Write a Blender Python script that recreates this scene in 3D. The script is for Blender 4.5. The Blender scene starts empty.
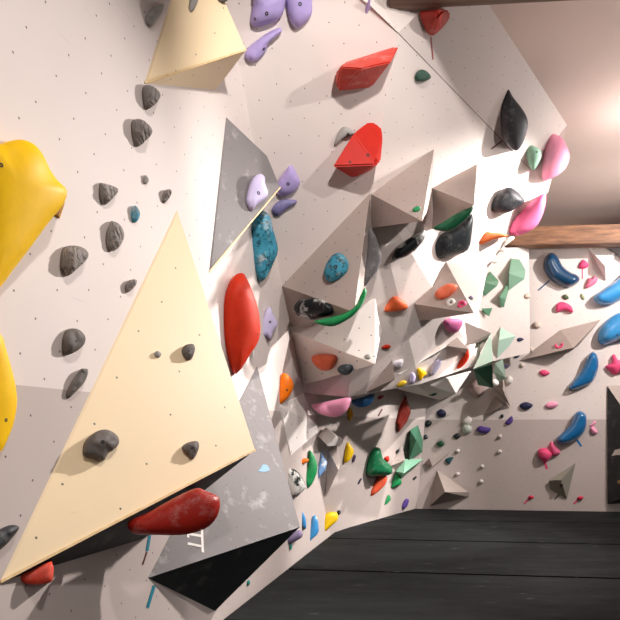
import bpy, bmesh, math, random
from mathutils import Vector, Matrix, noise
from mathutils.bvhtree import BVHTree
random.seed(7)
S = bpy.context.scene
COL = S.collection
EYE = 1.3            # camera height above the mats
F = 620.0            # focal length in photo pixels
CX, HY = 310.0, 430.0  # principal column and horizon row of the photo
CAM = Vector((0, 0, EYE))

# ------------------------------------------------------------------ helpers
def P(px, py, d):
    "point seen at photo pixel (px,py), d metres in front of the camera"
    return Vector(((px - CX) / F * d, d, EYE - (py - HY) / F * d))
def ray(px, py):
    return Vector(((px - CX) / F, 1.0, -(py - HY) / F)).normalized()
def lin(c):
    c = c / 255.0
    return c / 12.92 if c <= .04045 else ((c + .055) / 1.055) ** 2.4
def rgb(h):
    h = h.lstrip('#')
    return (lin(int(h[0:2], 16)), lin(int(h[2:4], 16)), lin(int(h[4:6], 16)), 1)

# ------------------------------------------------------------------ materials
def new_mat(name):
    m = bpy.data.materials.new(name); m.use_nodes = True
    nt = m.node_tree; b = nt.nodes['Principled BSDF']
    return m, nt, b
def nd(nt, t, **kw):
    n = nt.nodes.new(t)
    for k, v in kw.items():
        if k.startswith('i_'):
            n.inputs[k[2:].replace('_', ' ')].default_value = v
        else: setattr(n, k, v)
    return n
def mix(nt, fac, a, b, mode='MIX'):
    n = nt.nodes.new('ShaderNodeMix'); n.data_type = 'RGBA'; n.blend_type = mode
    def put(sock, v):
        if hasattr(v, 'is_output'): nt.links.new(v, sock)
        else: sock.default_value = v
    put(n.inputs[0], fac); put(n.inputs[6], a); put(n.inputs[7], b)
    return n.outputs[2]
def ramp(nt, src, p0, p1, c0=(0, 0, 0, 1), c1=(1, 1, 1, 1)):
    r = nt.nodes.new('ShaderNodeValToRGB')
    r.color_ramp.elements[0].position = p0; r.color_ramp.elements[1].position = p1
    r.color_ramp.elements[0].color = c0; r.color_ramp.elements[1].color = c1
    nt.links.new(src, r.inputs[0]); return r.outputs[0]
def bump(nt, b, h, strength, dist=.01):
    n = nd(nt, 'ShaderNodeBump'); n.inputs['Strength'].default_value = strength
    n.inputs['Distance'].default_value = dist
    nt.links.new(h, n.inputs['Height']); nt.links.new(n.outputs[0], b.inputs['Normal'])

def panel_mat(name, col, band=None, hole_scale=5.7, hole_r=.028, scuff=.10, chalk=.0, rough=.75):
    "painted plywood with rows of bolt holes, faint scuffs and, for walls, a darker painted band below"
    m, nt, b = new_mat(name)
    uv = nd(nt, 'ShaderNodeUVMap'); uv.uv_map = 'UVMap'
    tc = nd(nt, 'ShaderNodeTexCoord')
    base = rgb(col)
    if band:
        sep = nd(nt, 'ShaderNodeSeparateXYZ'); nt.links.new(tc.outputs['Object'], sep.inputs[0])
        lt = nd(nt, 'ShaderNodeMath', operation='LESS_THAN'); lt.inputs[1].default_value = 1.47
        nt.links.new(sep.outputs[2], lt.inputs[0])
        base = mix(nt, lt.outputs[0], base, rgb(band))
    n1 = nd(nt, 'ShaderNodeTexNoise'); n1.inputs['Scale'].default_value = 1.7; n1.inputs['Detail'].default_value = 6
    nt.links.new(tc.outputs['Object'], n1.inputs[0])
    f1 = ramp(nt, n1.outputs[0], .35, .75)
    dark = mix(nt, .5, base, (.55, .5, .48, 1), 'MULTIPLY') if hasattr(base, 'is_output') else mix(nt, 1, base, (.72, .69, .67, 1), 'MULTIPLY')
    sc = nd(nt, 'ShaderNodeMath', operation='MULTIPLY'); sc.inputs[1].default_value = scuff * 2
    nt.links.new(f1, sc.inputs[0])
    c = mix(nt, sc.outputs[0], base, dark)
    if chalk:
        n2 = nd(nt, 'ShaderNodeTexNoise'); n2.inputs['Scale'].default_value = 7; n2.inputs['Detail'].default_value = 8
        n2.inputs['Roughness'].default_value = .7
        nt.links.new(tc.outputs['Object'], n2.inputs[0])
        f2 = ramp(nt, n2.outputs[0], .55, .8, (0, 0, 0, 1), (chalk, chalk, chalk, 1))
        c = mix(nt, f2, c, (.8, .78, .76, 1))
    # scratches
    mp = nd(nt, 'ShaderNodeMapping'); mp.inputs['Scale'].default_value = (2.2, 26, 1); mp.inputs['Rotation'].default_value = (0, 0, .7)
    nt.links.new(uv.outputs[0], mp.inputs[0])
    n3 = nd(nt, 'ShaderNodeTexNoise'); n3.inputs['Scale'].default_value = 1.3; n3.inputs['Detail'].default_value = 3
    nt.links.new(mp.outputs[0], n3.inputs[0])
    f3 = ramp(nt, n3.outputs[0], .68, .74, (0, 0, 0, 1), (.13, .13, .13, 1))
    c = mix(nt, f3, c, (.32, .29, .28, 1))
    # bolt holes
    if hole_scale:
        v = nd(nt, 'ShaderNodeTexVoronoi'); v.voronoi_dimensions = '2D'; v.inputs['Scale'].default_value = hole_scale
        v.inputs['Randomness'].default_value = .22
        mr = nd(nt, 'ShaderNodeMapping'); mr.inputs['Rotation'].default_value = (0, 0, .62)
        nt.links.new(uv.outputs[0], mr.inputs[0]); nt.links.new(mr.outputs[0], v.inputs['Vector'])
        h = nd(nt, 'ShaderNodeMath', operation='LESS_THAN'); h.inputs[1].default_value = hole_r
        nt.links.new(v.outputs['Distance'], h.inputs[0])
        hm = nd(nt, 'ShaderNodeMath', operation='MULTIPLY'); hm.inputs[1].default_value = .85
        nt.links.new(h.outputs[0], hm.inputs[0])
        c = mix(nt, hm.outputs[0], c, (.05, .04, .035, 1))
    nt.links.new(c, b.inputs['Base Color'])
    b.inputs['Roughness'].default_value = rough
    n4 = nd(nt, 'ShaderNodeTexNoise'); n4.inputs['Scale'].default_value = 160
    nt.links.new(tc.outputs['Object'], n4.inputs[0])
    bump(nt, b, n4.outputs[0], .12, .002)
    return m

_hm = {}
def hold_mat(col, rough=.5, chalk=.12, grain=.35, streak=False, col2=None, coat=0.0, scale=14, cover=.55):
    key = (col, rough, chalk, grain, streak, col2, coat, scale, cover)
    if key in _hm: return _hm[key]
    m, nt, b = new_mat('hold_' + col.strip('#'))
    tc = nd(nt, 'ShaderNodeTexCoord')
    n1 = nd(nt, 'ShaderNodeTexNoise'); n1.inputs['Scale'].default_value = scale; n1.inputs['Detail'].default_value = 5
    n1.inputs['Roughness'].default_value = .65
    nt.links.new(tc.outputs['Object'], n1.inputs[0])
    base = rgb(col)
    if col2:
        f = ramp(nt, n1.outputs[0], cover - .04, cover + .06)
        c = mix(nt, f, base, rgb(col2))
    else:
        f = ramp(nt, n1.outputs[0], .3, .75)
        d = tuple(x * .86 for x in base[:3]) + (1,)
        c = mix(nt, f, d, base)
    n2 = nd(nt, 'ShaderNodeTexNoise'); n2.inputs['Scale'].default_value = 9; n2.inputs['Detail'].default_value = 7
    n2.inputs['Roughness'].default_value = .75
    nt.links.new(tc.outputs['Object'], n2.inputs[0])
    f2 = ramp(nt, n2.outputs[0], .52, .78, (0, 0, 0, 1), (chalk * 2, chalk * 2, chalk * 2, 1))
    c = mix(nt, f2, c, (.78, .75, .73, 1))
    nt.links.new(c, b.inputs['Base Color'])
    b.inputs['Roughness'].default_value = rough
    b.inputs['Specular IOR Level'].default_value = .5 if coat else .22
    b.inputs['Coat Weight'].default_value = coat; b.inputs['Coat Roughness'].default_value = .08
    if streak:
        w = nd(nt, 'ShaderNodeTexWave'); w.inputs['Scale'].default_value = 22; w.inputs['Distortion'].default_value = 9
        w.inputs['Detail'].default_value = 3
        nt.links.new(tc.outputs['Object'], w.inputs[0]); bump(nt, b, w.outputs[1], .55, .01)
    elif grain:
        n3 = nd(nt, 'ShaderNodeTexNoise'); n3.inputs['Scale'].default_value = 90; n3.inputs['Detail'].default_value = 3
        nt.links.new(tc.outputs['Object'], n3.inputs[0]); bump(nt, b, n3.outputs[0], grain, .004)
    _hm[key] = m
    return m

def plain(name, col, rough=.6, metal=0):
    m, nt, b = new_mat(name); b.inputs['Base Color'].default_value = rgb(col)
    b.inputs['Roughness'].default_value = rough; b.inputs['Metallic'].default_value = metal
    n = nd(nt, 'ShaderNodeTexNoise'); n.inputs['Scale'].default_value = 40
    c = mix(nt, ramp(nt, n.outputs[0], .3, .7), tuple(x * .85 for x in rgb(col)[:3]) + (1,), rgb(col))
    nt.links.new(c, b.inputs['Base Color'])
    return m

def wood_mat(name, c1, c2, rough=.6, axis=0):
    m, nt, b = new_mat(name)
    tc = nd(nt, 'ShaderNodeTexCoord'); mp = nd(nt, 'ShaderNodeMapping')
    sc = [18, 18, 18]; sc[axis] = 1.2; mp.inputs['Scale'].default_value = sc
    nt.links.new(tc.outputs['Object'], mp.inputs[0])
    n = nd(nt, 'ShaderNodeTexNoise'); n.inputs['Scale'].default_value = 1.5; n.inputs['Detail'].default_value = 8
    nt.links.new(mp.outputs[0], n.inputs[0])
    nt.links.new(mix(nt, ramp(nt, n.outputs[0], .3, .7), rgb(c1), rgb(c2)), b.inputs['Base Color'])
    b.inputs['Roughness'].default_value = rough
    bump(nt, b, n.outputs[0], .25, .004)
    return m

def mat_vinyl():
    m, nt, b = new_mat('mat_vinyl')
    tc = nd(nt, 'ShaderNodeTexCoord'); mp = nd(nt, 'ShaderNodeMapping')
    mp.inputs['Scale'].default_value = (.7, 1.8, 1); mp.inputs['Rotation'].default_value = (0, 0, .12)
    nt.links.new(tc.outputs['Object'], mp.inputs[0])
    n = nd(nt, 'ShaderNodeTexNoise'); n.inputs['Scale'].default_value = 1.6; n.inputs['Detail'].default_value = 9
    n.inputs['Roughness'].default_value = .7
    nt.links.new(mp.outputs[0], n.inputs[0])
    c = mix(nt, ramp(nt, n.outputs[0], .38, .72), rgb('#080b0c'), rgb('#13181a'))
    n5 = nd(nt, 'ShaderNodeTexNoise'); n5.inputs['Scale'].default_value = 5; n5.inputs['Detail'].default_value = 8
    nt.links.new(mp.outputs[0], n5.inputs[0])
    c = mix(nt, ramp(nt, n5.outputs[0], .66, .78, (0, 0, 0, 1), (.25, .25, .25, 1)), c, (.4, .4, .4, 1))
    nt.links.new(c, b.inputs['Base Color'])
    nt.links.new(ramp(nt, n.outputs[0], .3, .8, (.85, .85, .85, 1), (.6, .6, .6, 1)), b.inputs['Roughness'])
    b.inputs['Specular IOR Level'].default_value = .2
    n2 = nd(nt, 'ShaderNodeTexNoise'); n2.inputs['Scale'].default_value = 3; n2.inputs['Detail'].default_value = 5
    nt.links.new(mp.outputs[0], n2.inputs[0]); bump(nt, b, n2.outputs[0], .3, .02)
    return m

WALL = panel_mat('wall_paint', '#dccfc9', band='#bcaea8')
VOLG = panel_mat('volume_pale_grey', '#aa9b93', hole_scale=6.5, hole_r=.036)
VOLW = panel_mat('volume_white', '#efe6e0', hole_scale=5, hole_r=.04)
VOLD = panel_mat('volume_mid_grey', '#7b7575', hole_scale=7, hole_r=.026, chalk=.45, scuff=.2)
VOLT = panel_mat('volume_taupe', '#b8a9a2', hole_scale=0)
PLY = panel_mat('birch_plywood', '#f6ddb6', hole_scale=3.4, hole_r=.019, scuff=.05, rough=.5)
MINT = panel_mat('volume_mint', '#b9d8c6', hole_scale=0)
GREENV = panel_mat('volume_green', '#41785c', hole_scale=0)
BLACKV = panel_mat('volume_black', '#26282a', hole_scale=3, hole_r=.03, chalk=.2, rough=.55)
EDGE = wood_mat('plywood_edge', '#d9b27c', '#efd2a2')
BEAM = wood_mat('beam_wood', '#5f3d2a', '#946848', axis=0)
BEAMD = wood_mat('beam_dark_wood', '#5e4a3d', '#8a7160', axis=0)
CEIL = panel_mat('ceiling_plaster', '#d8c4ba', hole_scale=0, scuff=.08, rough=.9)
VINYL = mat_vinyl()
STEEL = plain('bolt_steel', '#4a4644', .4, .7)
WASHER = plain('bolt_washer', '#3a3634', .6)
SOCKET = plain('bolt_socket', '#15130f', .8)

# ------------------------------------------------------------------ object makers
def face_uv(me):
    "uv in metres, laid out in the plane of each flat face"
    uvl = me.uv_layers.new(name='UVMap')
    for p in me.polygons:
        n = p.normal
        u = Vector((0, 0, 1)).cross(n)
        if u.length < 1e-3: u = Vector((1, 0, 0))
        u.normalize(); v = n.cross(u)
        for li in p.loop_indices:
            co = me.vertices[me.loops[li].vertex_index].co
            uvl.data[li].uv = (co.dot(u), co.dot(v))
def tag(o, label=None, cat=None, group=None, kind=None):
    if label: o['label'] = label
    if cat: o['category'] = cat
    if group: o['group'] = group
    if kind: o['kind'] = kind
def link_bm(name, bm, mat, loc=(0, 0, 0), parent=None, smooth=False, uv=False):
    me = bpy.data.meshes.new(name)
    bm.normal_update()
    bm.to_mesh(me); bm.free()
    for m in (mat if isinstance(mat, (list, tuple)) else [mat]): me.materials.append(m)
    if smooth:
        for p in me.polygons: p.use_smooth = True
    if uv: face_uv(me)
    o = bpy.data.objects.new(name, me); COL.objects.link(o)
    o.location = loc
    if parent: o.parent = parent
    return o

WALLS, ALL = [], []   # BVH trees used to seat things on real surfaces
def cast(px, py, trees=None):
    r = ray(px, py); best = None
    for t in (ALL if trees is None else trees):
        h = t.ray_cast(CAM, r)
        if h[0] is not None and (best is None or h[3] < best[2]): best = (h[0], h[1], h[3])
    if best is None: return None
    n = best[1]
    if n.dot(r) > 0: n = -n
    return best[0], n
def bvh_of(o):
    me = o.data; M = Matrix.Translation(o.location)
    return BVHTree.FromPolygons([M @ v.co for v in me.vertices], [tuple(p.vertices) for p in me.polygons])

def polymesh(name, verts, faces, mat, uv=True):
    bm = bmesh.new(); vs = [bm.verts.new(v) for v in verts]
    for f in faces: bm.faces.new([vs[i] for i in f])
    bmesh.ops.triangulate(bm, faces=[f for f in bm.faces if len(f.verts) > 4])
    return link_bm(name, bm, mat, uv=uv)

# ------------------------------------------------------------------ the room shell
def on_A(px, py):   # near left wall: upright plane through its foot
    k = (px - CX) / F; d = 1.69 / (.25 - k); return P(px, py, d)
BA = Vector((-2.29, -2.4, 0)); BE = Vector((.31, 8.0, 0)); BQ = Vector((1.75, 10.33, 0)); BR = Vector((6.2, 9.80, 0))
# wall A: x = -.64 + .25 (y-4.2)
def xA(y): return -1.69 + .25 * y
CH = 4.9
def onA_z(px, z):
    k = (px - CX) / F; d = 1.69 / (.25 - k); return Vector((k * d, d, z))
verts = {}
def V(n, v): verts[n] = Vector(v)
V('A0', (xA(-1), -1, -.3)); V('A1', (xA(-1), -1, CH)); V('E3', (xA(8.0), 8.0, -.3))
V('E2', on_A(304, 393)); V('E1', on_A(284, 295)); V('E0', onA_z(199, CH))
V('T0', P(345, -60, 620 * 3.6 / 490))
V('L0', P(369, 5, 4.62)); V('M1', P(398, 33, 4.8)); V('M2', P(372, 190, 5.47))
V('N1', P(532, 171, 7.46)); V('NM', verts['M1'].lerp(verts['N1'], .367)); V('T1', P(465, -32, 620 * 3.6 / 462))
V('T2', P(567, 125, 620 * 3.6 / 305)); V('R1', P(548, 192, 7.5)); V('R2', P(509, 239, 7.5)); V('R3', P(488, 267, 7.5)); V('R5', P(479, 311, 7.55))
V('R4', P(480, 364, 7.55)); V('LP', P(348, 397, 6.6)); V('LQ', P(420, 384, 7.0))
V('K0', P(470, 366, 9.2)); V('K1', P(470, 249, 9.2)); V('K2', P(529, 247, 9.9)); V('K3', P(530, 353, 9.9))
V('Kt', (2.3, 9.6, CH))
V('Q0', (1.75, 10.33, -.3)); V('Qm', P(425, 420, 10.2)); V('Q1', P(436, 360, 10.15)); V('Q2', P(530, 300, 10.05))
def ws(name, faces, mat=WALL):
    ids = []; 
    for f in faces:
        for n in f.split():
            if n not in ids: ids.append(n)
    o = polymesh(name, [verts[i] for i in ids], [[ids.index(n) for n in f.split()] for f in faces], mat)
    o['kind'] = 'structure'
    t = bvh_of(o); WALLS.append(t); ALL.append(t)
    return o
ws('wall_left', [
    'A0 E3 E2 E1 E0 A1',
    'E0 E1 M2', 'E0 M2 M1', 'E0 M1 L0', 'E0 L0 T0',
    'L0 M1 T0', 'T0 M1 T1', 'M1 NM T1', 'NM N1 T2', 'NM T2 T1', 'N1 R1 T2',
    'M1 M2 NM', 'NM M2 N1', 'E1 E2 LP', 'E1 LP M2', 'M2 LP LQ', 'M2 LQ R4', 'M2 R4 R5', 'M2 R5 R3', 'M2 R3 R2', 'M2 R2 N1', 'N1 R2 R1',
    'T2 R1 Kt', 'R1 R2 K1 Kt', 'R2 R3 K1', 'R3 R5 K1', 'R5 R4 K0 K1',
    'K0 K1 K2 K3',
    'E2 E3 Q0 Qm Q1', 'E2 Q1 LP', 'LP Q1 LQ', 'LQ Q1 R4', 'R4 Q1 K0', 'K0 Q1 K3',
])
def kd(px): return 9.2 + (px - 470) / 59 * .7
KT = [BVHTree.FromPolygons([P(440, 400, kd(440)), P(440, 235, kd(440)), P(545, 235, kd(545)), P(545, 400, kd(545))], [(0, 1, 2, 3)])]
V('W0', (1.2, 10.395, -.3)); V('W1', (1.2, 10.395, 4.5)); V('W2', (7, 9.71, -.3)); V('W3', (7, 9.71, 4.4))
ws('wall_back', ['W0 W2 W3 W1'])
ceil = polymesh('ceiling', [(-2.6, -1, CH), (7, -1, CH), (7, 11.05, CH), (-2.6, 11.05, CH)], [(0, 1, 2, 3)], CEIL); ceil['kind'] = 'structure'
rear = polymesh('wall_rear', [(-2.6, 11.05, -.3), (7, 11.05, -.3), (7, 11.05, CH), (-2.6, 11.05, CH)], [(0, 1, 2, 3)], CEIL); rear['kind'] = 'structure'
flo = polymesh('floor', [(-2.6, -1, -.3), (7, -1, -.3), (7, 11.05, -.3), (-2.6, 11.05, -.3)], [(0, 1, 2, 3)], plain('floor_screed', '#4a4846', .9)); flo['kind'] = 'structure'

def box_pts(name, pts8, mat, bev=.01, label=None, cat=None, kind=None, group=None, parent=None):
    bm = bmesh.new(); vs = [bm.verts.new(p) for p in pts8]
    bmesh.ops.convex_hull(bm, input=vs)
    bmesh.ops.dissolve_limit(bm, angle_limit=.01, verts=bm.verts, edges=bm.edges)
    if bev: bmesh.ops.bevel(bm, geom=bm.edges[:], offset=bev, segments=2, affect='EDGES', clamp_overlap=True)
    o = link_bm(name, bm, mat, uv=True, parent=parent); tag(o, label, cat, group, kind)
    return o
def beam(name, a, b, w, h, mat, **kw):
    a, b = Vector(a), Vector(b); t = (b - a).normalized(); s = t.cross(Vector((0, 0, 1))).normalized() * (w / 2)
    u = Vector((0, 0, h / 2))
    return box_pts(name, [p + i * s + j * u for p in (a, b) for i in (-1, 1) for j in (-1, 1)], mat, **kw)
# wooden beam along the head of the back wall, and the one across the ceiling in front
beam('trim_1', P(470, 236.6, 9.75) + Vector((0, .12, 0)), P(763, 230, 9.22) + Vector((0, .12, 0)), .24, .285, BEAM, kind='structure')
def seam_strip(n, a, b):
    a, b = verts[a], verts[b]; o = beam(n, a, b, .005, .005, SEAM, bev=0, kind='structure')
SEAM = plain('panel_seam', '#7d6e66', .9)
seam_strip('trim_2', 'M1', 'N1'); seam_strip('trim_3', 'L0', 'M1')
# strip of board between the beam and the ceiling
beam('ceiling_beam', (.60, 4.70, 4.715), (6.9, 4.2, 4.715), .16, .37, BEAMD, label='dark wooden beam across the ceiling at the top edge', cat='beam')

# ------------------------------------------------------------------ crash mats
sd = Vector((1, -.125, 0)).normalized(); nn = Vector((.125, 1, 0)).normalized()
def foot_x(y):   # foot of the walls at depth y
    return xA(y) if y < 8 else .31 + (y - 8) * (1.75 - .31) / (10.33 - 8)
def seam_hit(c):  # where the seam nn.p = c meets the foot of the wall
    lo, hi = -3.0, 12.0
    for _ in range(60):
        m = (lo + hi) / 2
        if nn.x * foot_x(m) + nn.y * m < c: lo = m
        else: hi = m
    return Vector((foot_x(lo), lo, 0))
def cof(px, py):
    d = F * EYE / (py - HY); return P(px, py, d).dot(nn)
cs = [cof(460, 520.6), cof(460, 541), cof(460, 574)]
step = 1.6
seams = [-.9, cs[2] - 2 * step, cs[2] - step, cs[2], cs[1], cs[0], Vector((3, 10.17, 0)).dot(nn)]
mat_labels = ['black crash mat underfoot nearest the camera', 'second black crash mat from the camera, below the bottom edge',
    'black crash mat filling the bottom of the photo, pale scuffs', 'black crash mat in the middle of the floor between two long seams',
    'black crash mat one strip in front of the farthest', 'black crash mat farthest back against the foot of the back wall']
for i in range(1, len(seams) - 1):
    c0, c1 = seams[i] + .008, seams[i + 1] - .008
    a, b = seam_hit(c0), seam_hit(c1)
    pts = [a]
    if a.y < 8 < b.y: pts.append(Vector((foot_x(8), 8, 0)))
    pts.append(b)
    if i == len(seams) - 2:
        pts[-1] = Vector((1.70, 10.26, 0))
    pts = [p + sd * .015 for p in pts]
    def right(c): 
        y = (c - nn.x * 6.6) / nn.y; return Vector((6.6, y, 0))
    pts += [right(c1 - (.04 if i == len(seams) - 2 else 0)), right(c0)]
    bm = bmesh.new(); vs = [bm.verts.new((p.x, p.y, 0)) for p in pts]
    f = bm.faces.new(vs)
    r = bmesh.ops.extrude_face_region(bm, geom=[f])
    bmesh.ops.translate(bm, verts=[e for e in r['geom'] if isinstance(e, bmesh.types.BMVert)], vec=(0, 0, -.295))
    bmesh.ops.recalc_face_normals(bm, faces=bm.faces[:])
    bmesh.ops.bevel(bm, geom=[e for e in bm.edges if all(v.co.z > -.01 for v in e.verts)], offset=.018, segments=3, affect='EDGES')
    o = link_bm('crash_mat', bm, VINYL, uv=True)
    tag(o, mat_labels[i], 'mat', 'crash mats laid edge to edge')

# ------------------------------------------------------------------ volumes
def volume(label, pts, mat, edge=None, bev=.006, name='climbing_volume', cat='volume', push=.04, add=True, trees=None, under=None, top=None):
    """faceted plywood box: convex hull of (px, py, out[, depth]); out = metres it stands out of the wall towards the room"""
    co, back, proud = [], [], []
    for p in pts:
        px, py, off = p[:3]
        if off == 'face':      # lies in the plane of the first three corners
            n = (co[1] - co[0]).cross(co[2] - co[0]); r = ray(px, py)
            co.append(CAM + r * ((co[0] - CAM).dot(n) / r.dot(n))); continue
        if len(p) > 3: d = p[3]
        else:
            h = cast(px, py, trees or WALLS); d = h[0].y
            r = ray(px, py); off = off / max(.2, -h[1].dot(r)) * r.y   # square to the wall -> along the sight line
        co.append(P(px, py, d - off))
        if off: proud.append(co[-1])
        if not off: back.append(P(px, py, d + push))
    co += back
    c = sum(co, Vector()) / len(co)
    bm = bmesh.new(); vs = [bm.verts.new(v - c) for v in co]
    bmesh.ops.convex_hull(bm, input=vs)
    bmesh.ops.dissolve_limit(bm, angle_limit=.02, verts=bm.verts, edges=bm.edges)
    bm.normal_update()
    root = bpy.data.objects.new(name, None); COL.objects.link(root); root.location = c; root.empty_display_size = .05
    tag(root, label, cat)
    # sheets of plywood screwed together: every face that is not against the wall is a panel of its own
    def outside(f):
        w = f.calc_center_median() + c
        return f.normal.dot((CAM - w).normalized()) > -.25 and f.calc_area() > 2e-4
    faces = sorted([f for f in bm.faces if outside(f)], key=lambda f: -f.calc_area() * max(.05, f.normal.dot((CAM - c).normalized())))
    for k, f in enumerate(faces):
        nz = f.normal.z
        part = 'front_panel' if k == 0 else 'underside_panel' if nz < -.3 else 'top_panel' if nz > .45 else 'side_panel'
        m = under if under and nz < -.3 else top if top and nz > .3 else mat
        pb = bmesh.new(); n = f.normal; cen = f.calc_center_median()
        hi = [pb.verts.new(v.co) for v in f.verts]
        lo = [pb.verts.new(cen + (v.co - cen) * .93 - n * .012) for v in f.verts]
        q = len(hi); pb.faces.new(hi)
        for a in range(q): pb.faces.new((hi[(a + 1) % q], hi[a], lo[a], lo[(a + 1) % q]))
        pb.faces.new(lo[::-1])
        po = link_bm(part, pb, m, parent=root, uv=True)
        if m is under and m is not mat: po['label'] = 'black underside'
        if m is top and m is not mat: po['label'] = 'grey top facet'
    if edge and faces:
        pb = bmesh.new(); fr = faces[0]
        for e in fr.edges:
            if (e.verts[0].co.z + e.verts[1].co.z) / 2 > fr.calc_center_median().z - .02 or not any((v.co + c - p).length < 1e-4 for v in e.verts for p in proud): continue   # bare edge shows along the foot
            o2 = [g for g in e.link_faces if g is not fr]
            d = (e.verts[1].co - e.verts[0].co).normalized(); s = fr.normal.cross(d).normalized(); u = fr.normal
            r = bev * .7
            vv = [pb.verts.new(p.co + s * x * r + u * y * r) for p in e.verts for x, y in ((-1, -1), (1, -1), (1, 1), (-1, 1))]
            for a in range(4): pb.faces.new((vv[a], vv[(a + 1) % 4], vv[4 + (a + 1) % 4], vv[4 + a]))
            pb.faces.new(vv[:4][::-1]); pb.faces.new(vv[4:])
        bmesh.ops.recalc_face_normals(pb, faces=pb.faces[:])
        po = link_bm('plywood_edge', pb, edge, parent=root, uv=True); po['label'] = 'bare plywood edge'
    if add:
        ALL.append(BVHTree.FromPolygons([v.co + c for v in bm.verts], [[v.index for v in f.verts] for f in (bm.verts.index_update() or bm.faces)]))
    bm.free()
    return root

# ------------------------------------------------------------------ holds
def smooth_loop(pts, k):
    n = len(pts); out = []
    for i in range(n):
        p0, p1, p2, p3 = (Vector(pts[(i + j) % n]) for j in (-1, 0, 1, 2))
        for s in range(k):
            t = s / k
            out.append(.5 * ((2 * p1) + (p2 - p0) * t + (2 * p0 - 5 * p1 + 4 * p2 - p3) * t * t + (3 * p1 - p0 - 3 * p2 + p3) * t ** 3))
    return out
def centroid(pts):
    a = cx = cy = 0
    for i in range(len(pts)):
        x0, y0 = pts[i]; x1, y1 = pts[(i + 1) % len(pts)]
        w = x0 * y1 - x1 * y0; a += w; cx += (x0 + x1) * w; cy += (y0 + y1) * w
    return Vector((cx / (3 * a), cy / (3 * a)))
def near_on(spine, p):
    if len(spine) == 1: return spine[0]
    best = None
    for a, b in zip(spine, spine[1:]):
        t = max(0, min(1, (p - a).dot(b - a) / max((b - a).length_squared, 1e-9)))
        q = a + (b - a) * t
        if best is None or (q - p).length < (best - p).length: best = q
    return best
HOLES = []
def hold(label, outline, mat, h=.38, t=.3, spine=None, bolt=(), at=None, depth=None, rings=7, k=3, noise_amp=0.0,
         flat=False, name='climbing_hold', cat='hold', group=None, top=None, trees=None, wrinkle=0, peak=.12, prof=1.0, flare=.7):
    pts = [Vector(p) for p in outline]
    loop = pts if flat else smooth_loop(outline, k)
    c = centroid(outline)
    a = at or c
    hit = cast(a[0], a[1], trees)
    loc, N = hit
    if depth:
        loc = P(a[0], a[1], depth)
    toC = (CAM - loc).normalized()
    cosv = N.dot(toC)
    if cosv < .3: t = max(t, .75)
    elif cosv < .5: t = max(t, .6)
    M = (N * (1 - t) + toC * t).normalized()
    ppm = F / loc.y
    # size of the hold in metres (its narrow way)
    xs = [p.x for p in loop]; ys = [p.y for p in loop]
    area = abs(sum(loop[i].x * loop[(i + 1) % len(loop)].y - loop[(i + 1) % len(loop)].x * loop[i].y for i in range(len(loop)))) / 2
    span = max(max(xs) - min(xs), max(ys) - min(ys), 1)
    wid = min(area / span, span) / ppm * 1.25
    H = h * wid
    def on_plane(px, py, q):
        r = ray(px, py); dn = r.dot(M)
        return CAM + r * ((q - CAM).dot(M) / dn)
    q = loc.copy()
    sdist = [(on_plane(p.x, p.y, q) - loc).dot(N) for p in loop]
    mn = min(sdist)
    if mn < 0 and cosv > .15: q = q + toC * min(-mn / cosv * .9, .8 * wid)
    E = (toC * flare + M * (1 - flare)).normalized()
    if spine is None:
        # principal direction, inner half of the long way
        dx = [p - c for p in loop]
        sxx = sum(v.x * v.x for v in dx); syy = sum(v.y * v.y for v in dx); sxy = sum(v.x * v.y for v in dx)
        th = .5 * math.atan2(2 * sxy, sxx - syy); u = Vector((math.cos(th), math.sin(th)))
        e = [v.dot(u) for v in dx]; w = [abs(v.dot(Vector((-u.y, u.x)))) for v in dx]
        L = max(0, (max(e) - min(e)) / 2 - max(w)) * .8
        mid = c + u * ((max(e) + min(e)) / 2) * .4
        sp = [mid - u * L, mid + u * L] if L > .15 * max(w) else [c]
    else: sp = [Vector(s) for s in spine]
    if top: sp = [Vector(top)]
    tgt = [near_on(sp, p) for p in loop]
    bm = bmesh.new(); ringsv = []
    seed = Vector((outline[0][0] * .37, outline[0][1] * .21, len(label)))
    # skirt behind, into the wall
    back = []
    for p, g in zip(loop, tgt):
        pp = g + (p - g) * .95
        w = on_plane(pp.x, pp.y, q); r = ray(pp.x, pp.y)
        dn = -r.dot(N); s = (w - loc).dot(N)
        push = (s / dn + .012) if dn > .12 else .05
        push = max(.008, min(push, wid * 1.6 + .04))
        back.append(bm.verts.new(w + r * push - loc))
    ringsv.append(back)
    steps = [0.0] + ([.62, 1.0] if flat and not top else [i / rings for i in range(1, rings + 1)])
    if flat and top: steps = [0.0, 1.0]
    for s in steps:
        if flat:
            rad = 1 - s * (1 - (.45 if not top else 0.02)); hh = H * min(1, s * 1.0)
        else:
            ang = s * math.pi / 2
            rad = math.cos(ang) * (1 - peak) + peak if s > 0 else 1
            hh = H * math.sin(ang) ** prof
        ring = []
        for p, g in zip(loop, tgt):
            pp = g + (p - g) * rad
            w = on_plane(pp.x, pp.y, q) + E * hh
            if noise_amp:
                nv = noise.noise((w - loc) / max(wid, .03) * 2.3 + seed)
                nv += .5 * noise.noise((w - loc) / max(wid, .03) * 5.1 + seed)
                w = w + E * (nv * noise_amp * wid * (.35 + .65 * s))
            if wrinkle:
                w = w + E * (math.sin(pp.x * wrinkle + pp.y * wrinkle * .6) * .04 * wid * min(1, s * 2))
            ring.append(bm.verts.new(w - loc))
        ringsv.append(ring)
    n = len(loop)
    for ra, rb in zip(ringsv, ringsv[1:]):
        for i in range(n):
            bm.faces.new((ra[i], ra[(i + 1) % n], rb[(i + 1) % n], rb[i]))
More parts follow.
